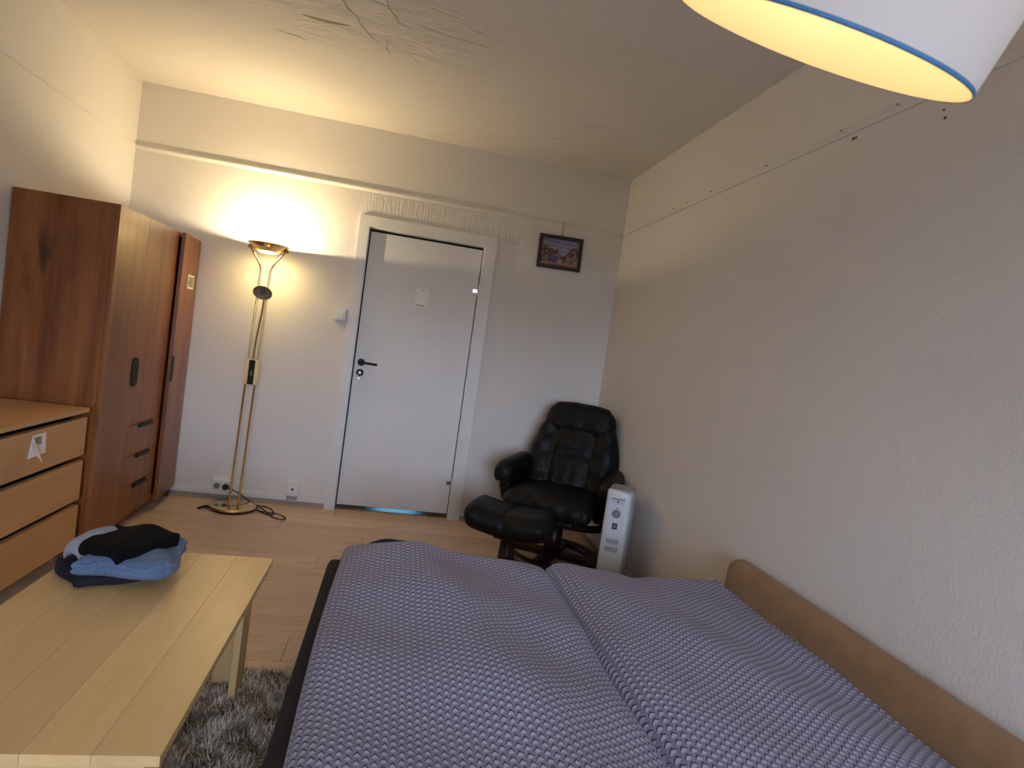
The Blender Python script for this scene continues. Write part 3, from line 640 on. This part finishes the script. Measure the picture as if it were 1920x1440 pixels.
# ------------------------------------------------------------------ sofa bed with two duvets
sb = thing('sofa_bed', 'unfolded sofa bed with dark taupe base and tan linen backrest', 'sofa bed', (0.65, 1.4, 0))
obj('base', rbox(B(), (0.63, 1.385, 0.235), (1.59, 2.07, 0.27), 0.03, (16, 20, 6)), 'taupe', sb, smooth=True)
obj('mattress', rbox(B(), (0.63, 1.385, 0.395), (1.595, 2.075, 0.065), 0.028, (16, 20, 6)), 'taupe', sb, smooth=True)
for (x, y) in ((-0.08, 0.45), (-0.08, 2.32), (1.32, 0.45), (1.32, 2.32)):
    b = B(); lathe(b, [(0, 0), (0.022, 0), (0.03, 0.10), (0, 0.10)], (x, y, 0.001), 20); obj('leg', b, 'black', sb)
def backf(P, u):
    x, y, z = P
    if z < 0: x *= 0.8
    return (x, y + 0.004 * math.sin(z * 20), z)
obj('backrest', rbox(B(), (1.494, 1.315, 0.355), (0.108, 1.99, 0.50), 0.0535, (16, 40, 14), backf), 'linen', sb, smooth=True, label='tan linen backrest with rounded top')
def duvet(name, label, x0, x1, y0, y1, zf, edge, nx=84, ny=150):
    t = thing(name, label, 'duvet', ((x0 + x1) / 2, (y0 + y1) / 2, 0.43), group='duvets on the sofa bed')
    bm = B(); rows = []
    for j in range(ny + 1):
        v = j / ny; v = 0.5 - 0.5 * math.cos(math.pi * v) if False else v
        v = v + 0.0; 
        row = []
        for i in range(nx + 1):
            u = 0.5 - 0.5 * math.cos(math.pi * i / nx); u = 0.55 * u + 0.45 * i / nx
            vv = 1 - (1 - v) ** 1.6
            X0, X1, Y1 = edge(vv, u)
            x = X0 + (X1 - X0) * u; y = y0 + (Y1 - y0) * vv
            row.append(bm.verts.new((x, y, zf(x, y, x - X0, X1 - x, Y1 - y))))
        rows.append(row)
    for a, c in zip(rows, rows[1:]):
        for i in range(nx): bm.faces.new((a[i], a[i + 1], c[i + 1], c[i]))
    ring = rows[0] + [r[-1] for r in rows[1:-1]] + rows[-1][::-1] + [r[0] for r in rows[1:-1]][::-1]
    low = [bm.verts.new((v.co.x, v.co.y, 0.4285)) for v in ring]
    for i in range(len(ring)): bm.faces.new((ring[i], ring[(i + 1) % len(ring)], low[(i + 1) % len(ring)], low[i]))
    bm.faces.new(low)
    obj('cover', bm, 'duvet', t, smooth=True)
    return t
def roll(d, R): 
    d = max(0.0, min(1.0, d / R)); return math.sqrt(max(0.0, 1 - (1 - d) ** 2))
def zL(x, y, dl, dr_, df):
    top = 0.062 + 0.010 * math.sin(5 * x + 2.2 * y) + 0.005 * math.sin(13 * y + 4 * x)
    xr_ = 0.46 - 0.27 * (y - 1.15); top += 0.040 * math.exp(-((x - xr_) / 0.13) ** 2)
    top -= 0.030 * max(0, (x - xr_ - 0.08) / 0.3)
    top += 0.012 * math.exp(-((y - 2.30) / 0.10) ** 2) * math.cos(9 * x)
    return 0.436 + max(0.01, top) * min(roll(dl, 0.10), roll(dr_, 0.10), roll(df, 0.075))
def eL(v, u):
    return (-0.122 + 0.008 * math.sin(7 * v), 0.700 + 0.012 * math.sin(9 * v) + 0.035 * (1 - v), 2.448 - 0.030 * math.exp(-((u - 0.27) / 0.10) ** 2) - 0.03 * max(0, u - 0.88) / 0.12)
def zR(x, y, dl, dr_, df):
    top = 0.083 - 0.018 * max(0, (x - 0.80) / 0.6) + 0.008 * math.sin(9 * (x + 0.35 * y)) + 0.005 * math.sin(17 * (x + 0.5 * y) + 1)
    top += 0.030 * math.exp(-((x - 0.98 + 0.1 * (y - 2.3)) / 0.09) ** 2) * math.exp(-((y - 2.3) / 0.5) ** 2) * 0.3
    top -= 0.022 * max(0.0, min(1.0, (y - 1.7) / 0.6)) + 0.018 * math.exp(-((x - 1.06) / 0.07) ** 2) * math.exp(-((y - 2.35) / 0.12) ** 2)
    return 0.436 + max(0.012, top) * min(roll(dl, 0.085), max(0.85, roll(dr_, 0.05)), roll(df, 0.075))
def eR(v, u): return (0.688 + 0.012 * math.sin(9 * v) + 0.035 * (1 - v), 1.437, 2.375 + 0.012 * math.sin(11 * u))
dl_ = duvet('duvet', 'fan patterned lilac grey duvet on the aisle side of the sofa bed', -0.12, 0.70, 0.36, 2.44, zL, eL)
duvet('duvet', 'fan patterned lilac grey duvet beside the tan linen backrest', 0.69, 1.425, 0.36, 2.37, zR, eR)
b = B(); tube(b, catmull([(-0.02, 2.447, 0.472), (0.04, 2.452, 0.492), (0.10, 2.445, 0.494), (0.17, 2.442, 0.490), (0.23, 2.444, 0.472)], 8), [0.006] + [0.013] * 31 + [0.006], 10); obj('navy_hem', b, 'navy', dl_, smooth=True, label='navy reverse side showing at the far hem')

# ------------------------------------------------------------------ brass floor lamp
LXc, LYc = -0.963, 4.330
lp = thing('floor_lamp', 'tall polished brass uplighter floor lamp standing beside the wardrobe', 'floor lamp', (LXc, LYc, 0))
def lean(p): return Vector((p[0] + LXc + 0.0165 * p[2], p[1] + LYc, p[2]))
obj('base_pad', lathe(B(), [(0, 0.0), (0.138, 0.0), (0.143, 0.010), (0.143, 0.014), (0, 0.014)], (LXc, LYc, 0.0005), 56), 'rubber', lp)
obj('base', lathe(B(), [(0, 0.012), (0.143, 0.012), (0.147, 0.016), (0.147, 0.019), (0.142, 0.026), (0.125, 0.029), (0, 0.031)], (LXc, LYc, 0), 64), 'brass', lp, smooth=True)
for s in (-1, 1):
    pts = [(s * 0.030, 0, 0.028), (s * 0.030, 0, 0.9), (s * 0.030, 0, 1.60), (s * 0.032, 0, 1.625)]
    arm = [(s * 0.032, 0, 1.625), (s * 0.040, 0, 1.650), (s * 0.070, 0, 1.700), (s * 0.112, 0, 1.760)]
    P = [lean(p) for p in pts] + [lean(p) for p in arm[1:]]
    P = P[:2] + catmull(P[2:], 6)
    obj('pole', tube(B(), P, 0.0065, 12), 'brass', lp, smooth=True)
    b = B(); tube(b, [lean((s * 0.098, 0, 1.752)), lean((s * 0.126, 0, 1.766))], 0.010, 12); obj('arm_knuckle', b, 'brass_dark', lp, smooth=True)
BC = lean((0, 0, 1.79))
RIM = 0.133
b = B(); lathe(b, [(0.066, -0.048), (0.100, -0.030), (RIM - 0.004, -0.004), (RIM, 0.0), (RIM - 0.003, 0.0005)], BC, 64)
bowl = obj('bowl', b, 'brass', lp, smooth=True)
b = B(); lathe(b, [(0.067, -0.0465), (0.100, -0.0285), (RIM - 0.004, -0.0025), (RIM - 0.003, 0.0005)], BC, 64); M['bowl_glow'] = emis('added_bowl_glow', WARM, BOWL_W / (math.pi * 0.0438)); obj('glowing_reflector', b, 'bowl_glow', bowl, smooth=True)  # glow added to the bowl's inner surface to send more light upward
M['dish'] = emis('frosted_lit_glass', (1.0, 0.72, 0.28), DISH_L)
b = B(); lathe(b, [(0, -0.060), (0.045, -0.057), (0.066, -0.048), (0.066, -0.045), (0.0, -0.050)], BC, 48); obj('glass_dish', b, 'dish', bowl, smooth=True)
b = B(); lathe(b, [(0, -0.008), (0.008, -0.006), (0.010, 0), (0.008, 0.006), (0, 0.008)], BC + Vector((0.004, -0.124, -0.016)), 16, Matrix.Rotation(math.pi / 2, 4, 'X')); obj('bowl_knob', b, 'brass', bowl, smooth=True)
rb_ = 0.008; M['halogen'] = emis('halogen_bulb', WARM, FLOOR_LAMP_W / (math.pi * 4 * math.pi * rb_ * rb_))
b = B(); bmesh.ops.create_icosphere(b, subdivisions=3, radius=rb_, matrix=Matrix.Translation(BC + Vector((-0.054, -0.050, -0.0125)))); obj('bulb', b, 'halogen', lp, smooth=True)
b = B(); tube(b, [BC + Vector((-0.054, -0.050, -0.0215)), BC + Vector((-0.054, -0.050, -0.040))], 0.006, 10); obj('bulb_holder', b, 'plastic', lp)
# dimmer box
for s in (-1, 1): obj('dimmer_cheek', bx(LXc + 0.0155 + s * 0.030 - 0.011, LXc + 0.0155 + s * 0.030 + 0.011, LYc - 0.016, LYc + 0.016, 0.855, 1.020), 'brass', lp, bevel=0.003)
obj('dimmer_box', bx(LXc + 0.0155 - 0.019, LXc + 0.0155 + 0.019, LYc - 0.014, LYc + 0.014, 0.855, 1.020), 'black', lp, bevel=0.002)
obj('dimmer_slider', bx(LXc + 0.011, LXc + 0.022, LYc - 0.020, LYc - 0.013, 0.915, 0.945), 'dial', lp, bevel=0.002)
obj('dimmer_cap', bx(LXc - 0.020, LXc + 0.054, LYc - 0.017, LYc + 0.017, 1.018, 1.024), 'brass', lp, bevel=0.002)
# reading arm and head
RH = Vector((-0.926, LYc - 0.055, 1.470))
b = B(); tube(b, catmull([(LXc + 0.016, LYc - 0.004, 1.022), (LXc + 0.022, LYc - 0.012, 1.15), (LXc + 0.040, LYc - 0.030, 1.32), tuple(RH + Vector((0.012, 0.010, -0.035)))], 8), 0.006, 10); obj('reading_arm', b, 'brass_dark', lp, smooth=True)
ax = Vector((0.05, -0.72, -0.68)).normalized(); q = Vector((0, 0, 1)).rotation_difference(ax).to_matrix().to_4x4()
b = B(); lathe(b, [(0, -0.022), (0.030, -0.019), (0.052, -0.006), (0.060, 0.004), (0.058, 0.0055)], RH, 40, q); hd = obj('reading_head', b, 'brass_dark', lp, smooth=True)
b = B(); lathe(b, [(0.058, 0.0055), (0.050, -0.003), (0.030, -0.015), (0, -0.018)], RH, 40, q); obj('head_reflector', b, 'tan_metal', hd, smooth=True)
b = B(); lathe(b, [(0, -0.016), (0.014, -0.012), (0.016, -0.004), (0.0, 0.002)], RH, 20, q); obj('head_bulb', b, 'dial', hd, smooth=True)
# cord with its plug
b = B(); tube(b, catmull([(-1.062, YB - 0.066, 0.100), (-1.02, YB - 0.075, 0.098), (-0.95, YB - 0.09, 0.07), (-0.885, YB - 0.10, 0.03), (-0.83, YB - 0.10, 0.006), (-0.77, YB - 0.11, 0.006), (-0.72, YB - 0.17, 0.006), (-0.69, YB - 0.26, 0.006), (-0.73, YB - 0.28, 0.006), (-0.80, YB - 0.21, 0.006), (-0.815, YB - 0.16, 0.012), (-0.77, YB - 0.20, 0.012), (-0.69, YB - 0.32, 0.006), (-0.62, YB - 0.37, 0.006), (-0.60, YB - 0.33, 0.006), (-0.66, YB - 0.27, 0.010), (-0.75, YB - 0.24, 0.008), (-0.84, LYc - 0.02, 0.010)], 9), 0.0038, 8); obj('cord', b, 'rubber', lp, smooth=True)
b = B(); cyl(b, (-1.062, YB - 0.057, 0.102), 0.019, 0.022, 'y', 20); obj('plug', b, 'rubber', lp)
b = B(); tube(b, catmull([(-1.095, LYc - 0.05, 0.012), (-1.115, LYc - 0.055, 0.016), (-1.14, LYc - 0.045, 0.010), (-1.165, LYc - 0.075, 0.006)], 8), [0.010] * 14 + [0.007] * 11, 10); obj('foot_switch', b, 'rubber', lp, smooth=True)

# ------------------------------------------------------------------ recliner chair and footstool
TH = math.radians(-31)
rc = thing('recliner_chair', 'black leather swivel recliner chair on a dark round base by the corner', 'armchair', (1.165, 3.895, 0), TH)
def seatf(P, u):
    x, y, z = P
    if u[2] > 0: z += 0.020 * (1 - u[0] ** 2) * (1 - 0.6 * u[1] ** 2)
    z -= 0.020 * max(0, -u[1] - 0.55) * 2
    g = math.exp(-((abs(x) - 0.17) / 0.012) ** 2); z -= 0.007 * g * (u[2] > 0.3)
    if u[1] < -0.6: y += 0.004 * math.sin(60 * x) * (u[2] > -0.5)
    return (x * (1 + 0.03 * u[1]), y, z)
obj('seat', rbox(B(), (0, -0.06, 0.398), (0.60, 0.58, 0.128), 0.060, (40, 24, 12), seatf), 'leather', rc, False, True)
tb = Matrix.Rotation(math.radians(-17), 3, 'X')
def backf2(P, u):
    x, y, z = P; h = (z + 0.34) / 0.68
    wv = 0.86 + 0.24 * math.sin(math.pi * min(1, max(0, h * 0.95 + 0.08))) - 0.34 * max(0, h - 0.52)
    x *= wv
    if u[1] < 0:
        y -= 0.035 * (1 - u[0] ** 2) * (0.6 + 0.4 * math.cos(3 * (h - 0.35)))
        y += 0.020 * math.exp(-((abs(x) - 0.135) / 0.013) ** 2)
        if abs(x) < 0.15: y += 0.020 * math.exp(-((h - 0.52) / 0.028) ** 2); y += 0.004 * math.sin(75 * x) * math.exp(-((h - 0.33) / 0.15) ** 2)
        else: y += 0.006 * math.sin(46 * z + 10 * abs(x))
        y -= 0.03 * math.exp(-((abs(x) - 0.24) / 0.07) ** 2)
    return (x, y, z)
obj('backrest', rbox(B(), (0, 0.245, 0.640), (0.60, 0.15, 0.66), 0.07, (56, 10, 48), backf2, tb), 'leather', rc, False, True)
def headf(P, u):
    x, y, z = P
    x *= 1 - 0.08 * max(0, u[2]); z -= 0.020 * u[0] ** 2 * (u[2] > 0)
    if u[1] < 0: y += 0.005 * math.sin(40 * x + 9 * z) * (1 - u[0] ** 2)
    return (x, y, z)
obj('headrest', rbox(B(), (0, 0.300, 0.905), (0.50, 0.185, 0.235), 0.075, (36, 12, 20), headf, tb), 'leather', rc, False, True)
for s in (-1, 1):
    def armf(P, u, s=s):
        x, y, z = P; z += 0.035 * (u[1] * 0.5) + 0.012 * (1 - u[0] ** 2) * (u[2] > 0); x += s * 0.03 * (-u[1]) * 0.4
        return (x, y, z - 0.02 * max(0, -u[1] - 0.5))
    a = obj('armrest', rbox(B(), (s * 0.338, -0.035, 0.548), (0.130, 0.41, 0.125), 0.052, (14, 26, 12), armf), 'leather', rc, False, True)
    def sidef(P, u, s=s): return (P.x - s * 0.03 * max(0, -u[2]), P.y * (1 + 0.10 * u[2]), P.z)
    obj('arm_panel', rbox(B(), (s * 0.335, -0.01, 0.43), (0.085, 0.36, 0.22), 0.035, (10, 18, 12), sidef), 'leather', a, False, True)
b = B(); tube(b, catmull([(-0.34, 0.0, 0.36), (-0.335, 0.0, 0.30), (-0.28, 0.0, 0.245), (-0.12, 0.0, 0.225), (0.12, 0.0, 0.225), (0.28, 0.0, 0.245), (0.335, 0.0, 0.30), (0.34, 0.0, 0.36)], 8), 0.024, 12)
obj('under_frame', b, 'walnut', rc, False, True)
obj('swivel_plate', rbox(B(), (0, 0, 0.262), (0.30, 0.30, 0.05), 0.02, (8, 8, 4)), 'black', rc, False, True)
obj('column', lathe(B(), [(0, 0.03), (0.058, 0.03), (0.058, 0.10), (0.052, 0.24), (0, 0.24)], (0, 0, 0), 28), 'walnut', rc, False, True)
ringp = [(0.255, 0.0), (0.335, 0.0), (0.345, 0.012), (0.335, 0.030), (0.30, 0.042), (0.262, 0.034), (0.250, 0.014)]
bs_ = obj('base_ring', lathe(B(), ringp, (0, 0, 0.001), 64, close=True), 'walnut', rc, False, True)
b = B(); box(b, -0.26, 0.26, -0.045, 0.045, 0.008, 0.036); obj('base_bar', b, 'walnut', bs_, False, False, bevel=0.008)
b = B(); box(b, -0.045, 0.045, -0.26, 0.26, 0.009, 0.037); obj('base_bar', b, 'walnut', bs_, False, False, bevel=0.008)

fs = thing('footstool', 'black leather footstool with creased cushion in front of the recliner', 'footstool', (0.745, 3.385, 0), math.radians(-24))
def stoolf(P, u):
    x, y, z = P
    z += 0.030 * (x / 0.26) ** 2 * 1.0 - 0.012 * math.exp(-(x / 0.014) ** 2) * (u[2] > 0.2)
    y += math.copysign(0.010, y) * math.exp(-(x / 0.012) ** 2) * -1 * (abs(u[1]) > 0.9)
    if u[2] > 0: z += 0.018 * (1 - u[1] ** 2)
    return (x, y, z + 0.015 * (-x / 0.5))
obj('cushion', rbox(B(), (0, 0, 0.352), (0.49, 0.37, 0.125), 0.060, (44, 22, 12), stoolf), 'leather', fs, False, True)
obj('support', bx(-0.07, 0.07, -0.07, 0.07, 0.262, 0.294), 'walnut', fs, False, bevel=0.005)
obj('column', lathe(B(), [(0, 0.03), (0.048, 0.03), (0.048, 0.10), (0.042, 0.27), (0, 0.27)], (0, 0, 0), 28), 'walnut', fs, False, True)
obj('base_ring', lathe(B(), [(0.0, 0.0), (0.19, 0.0), (0.195, 0.012), (0.185, 0.028), (0.10, 0.038), (0.0, 0.038)], (0, 0, 0.001), 48), 'walnut', fs, False, True)

# ------------------------------------------------------------------ oil radiator
rd = thing('oil_radiator', 'cream portable oil radiator with dial panel standing by the right wall', 'radiator', (1.383, 3.365, 0), math.radians(-26))
obj('body', rbox(B(), (0, 0.000, 0.345), (0.150, 0.190, 0.555), 0.022, (10, 12, 20)), 'cream_dark', rd, False, True)  # shade of the sides is put into this darker colour
def frontf(P, u): return (P.x, P.y - 0.010 * (1 - u[0] ** 2) * (u[1] < 0), P.z - 0.012 * max(0, u[0]) * (u[2] > 0.5))
obj('front_cover', rbox(B(), (-0.006, -0.108, 0.345), (0.140, 0.045, 0.560), 0.016, (14, 6, 20), frontf), 'cream', rd, False, True)
for i in range(4):
    obj('fin', rbox(B(), (0, -0.055 + i * 0.042, 0.335), (0.158, 0.026, 0.50), 0.010, (6, 4, 10)), 'cream_dark', rd, False, True)
FY = -0.1402
def pill(w_, h_, cx, cz, y0, th, k=8, sq=False):
    bm = B(); r = w_ / 2; pts = []
    if sq: pts = [(cx - r, cz + h_ / 2), (cx + r, cz + h_ / 2)]
    else: pts = [(cx + r * math.cos(a), cz + h_ / 2 - r + r * math.sin(a)) for a in np.linspace(math.pi, 0, k)]
    rr = r if not sq else r * 0.8
    pts += [(cx + r * math.cos(a), cz - h_ / 2 + rr * 1.0 + rr * math.sin(a)) for a in np.linspace(0, -math.pi, k)]
    f0 = [bm.verts.new((x, y0, z)) for x, z in pts]; f1 = [bm.verts.new((x, y0 - th, z)) for x, z in pts]; n = len(pts)
    bm.faces.new(f0); bm.faces.new(f1[::-1])
    for i in range(n): bm.faces.new((f0[i], f0[(i + 1) % n], f1[(i + 1) % n], f1[i]))
    return bm
pn = obj('control_panel', pill(0.084, 0.245, -0.006, 0.475, FY + 0.006, 0.006, 10, True), 'cream', rd, False, bevel=0.0015)
obj('panel_window', bx(-0.043, 0.031, FY - 0.0016, FY, 0.548, 0.580), 'cream_panel', pn, False, bevel=0.0007)
obj('panel_arc', bx(-0.043, 0.031, FY - 0.0024, FY - 0.0016, 0.574, 0.580), 'dial', pn, False)
b = B(); cyl(b, (-0.006, FY - 0.002, 0.564), 0.005, 0.003, 'y', 14); obj('indicator_lamp', b, 'black', pn, False)
obj('dial_mark', bx(-0.013, 0.001, FY - 0.0012, FY, 0.522, 0.526), 'black', pn, False)
b = B(); cyl(b, (-0.006, FY - 0.008, 0.493), 0.0215, 0.016, 'y', 28); kn = obj('thermostat_knob', b, 'dial', pn, False, bevel=0.002)
obj('knob_pointer', bx(-0.009, -0.003, FY - 0.0185, FY - 0.016, 0.480, 0.506), 'cream_dark', kn, False)
obj('rocker_switch', bx(-0.020, 0.008, FY - 0.005, FY, 0.405, 0.437), 'black', pn, False, bevel=0.001)
obj('rocker_mark', bx(-0.016, 0.004, FY - 0.0056, FY - 0.005, 0.411, 0.431), 'dial', pn, False)
for z in (0.318, 0.272):
    for i in range(8): obj('vent_slot', bx(-0.040 + i * 0.009, -0.036 + i * 0.009, FY - 0.0012, FY + 0.006, z, z + 0.028), 'dial', rd, False)
for yy in (-0.07, 0.07):
    f_ = obj('foot_bar', bx(-0.115, 0.115, yy - 0.015, yy + 0.015, 0.045, 0.065), 'cream_dark', rd, False, bevel=0.004)
    for s in (-1, 1):
        b = B(); cyl(b, (s * 0.095, yy, 0.0235), 0.0225, 0.018, 'x', 18); obj('castor', b, 'black', f_, False)

# ------------------------------------------------------------------ pendant lamp, tilted shade
PCt = Vector((0.48993526, 0.76709637, 1.78382404)); pn_ = Vector((0.15014076, -0.50147208, 1)).normalized()
Q = Vector((0, 0, 1)).rotation_difference(pn_).to_matrix().to_4x4(); PR, PH = 0.200, 0.24
pd = thing('pendant_lamp', 'large white drum shade pendant lamp hanging tilted from the ceiling', 'pendant lamp', tuple(PCt))
sh = obj('lamp_shade', lathe(B(), [(PR, 0.0), (PR, PH)], PCt, 96, Q), 'shade', pd, smooth=True)
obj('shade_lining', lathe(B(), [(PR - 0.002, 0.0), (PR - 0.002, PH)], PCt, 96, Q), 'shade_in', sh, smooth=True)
obj('shade_rim', lathe(B(), [(PR + 0.0008, -0.0005), (PR + 0.0012, 0.003), (PR + 0.0003, 0.0052), (PR, 0.0)], PCt, 96, Q, close=True), 'shade_rim', sh, smooth=True)
obj('shade_rim', lathe(B(), [(PR + 0.001, PH - 0.006), (PR + 0.001, PH), (PR - 0.003, PH), (PR - 0.003, PH - 0.006)], PCt, 96, Q, close=True), 'shade_rim', sh, smooth=True)
top = PCt + pn_ * PH
for a in (0, 2.094, 4.189):
    b = B(); tube(b, [top + (Q @ Vector((0, 0, -0.02))), top + (Q @ Vector((PR * 0.99 * math.cos(a), PR * 0.99 * math.sin(a), -0.004)))], 0.0022, 6); obj('spider_arm', b, 'white', pd)
b = B(); cyl(b, (0, 0, 0), 0.022, 0.07, 'z', 20); bmesh.ops.transform(b, matrix=Matrix.Translation(top - pn_ * 0.05) @ Q, verts=b.verts[:]); obj('bulb_socket', b, 'white', pd)
rb2 = 0.030; M['pbulb'] = emis('pendant_bulb', WARM_PENDANT, PENDANT_W / (math.pi * 4 * math.pi * rb2 * rb2))
b = B(); bmesh.ops.create_icosphere(b, subdivisions=3, radius=rb2, matrix=Matrix.Translation(top - pn_ * 0.112)); obj('bulb', b, 'pbulb', pd, smooth=True)
b = B(); tube(b, catmull([top - pn_ * 0.02, top + pn_ * 0.06, Vector((top.x + 0.03, top.y + 0.02, 2.4)), Vector((top.x + 0.03, top.y + 0.03, H - 0.03))], 8), 0.003, 8); obj('cord', b, 'plastic', pd, smooth=True)
b = B(); lathe(b, [(0, 0.0), (0.02, 0.0), (0.05, 0.04), (0.05, 0.05), (0, 0.05)], (top.x + 0.03, top.y + 0.03, H - 0.05), 28); obj('ceiling_rose', b, 'plastic', pd, smooth=True)
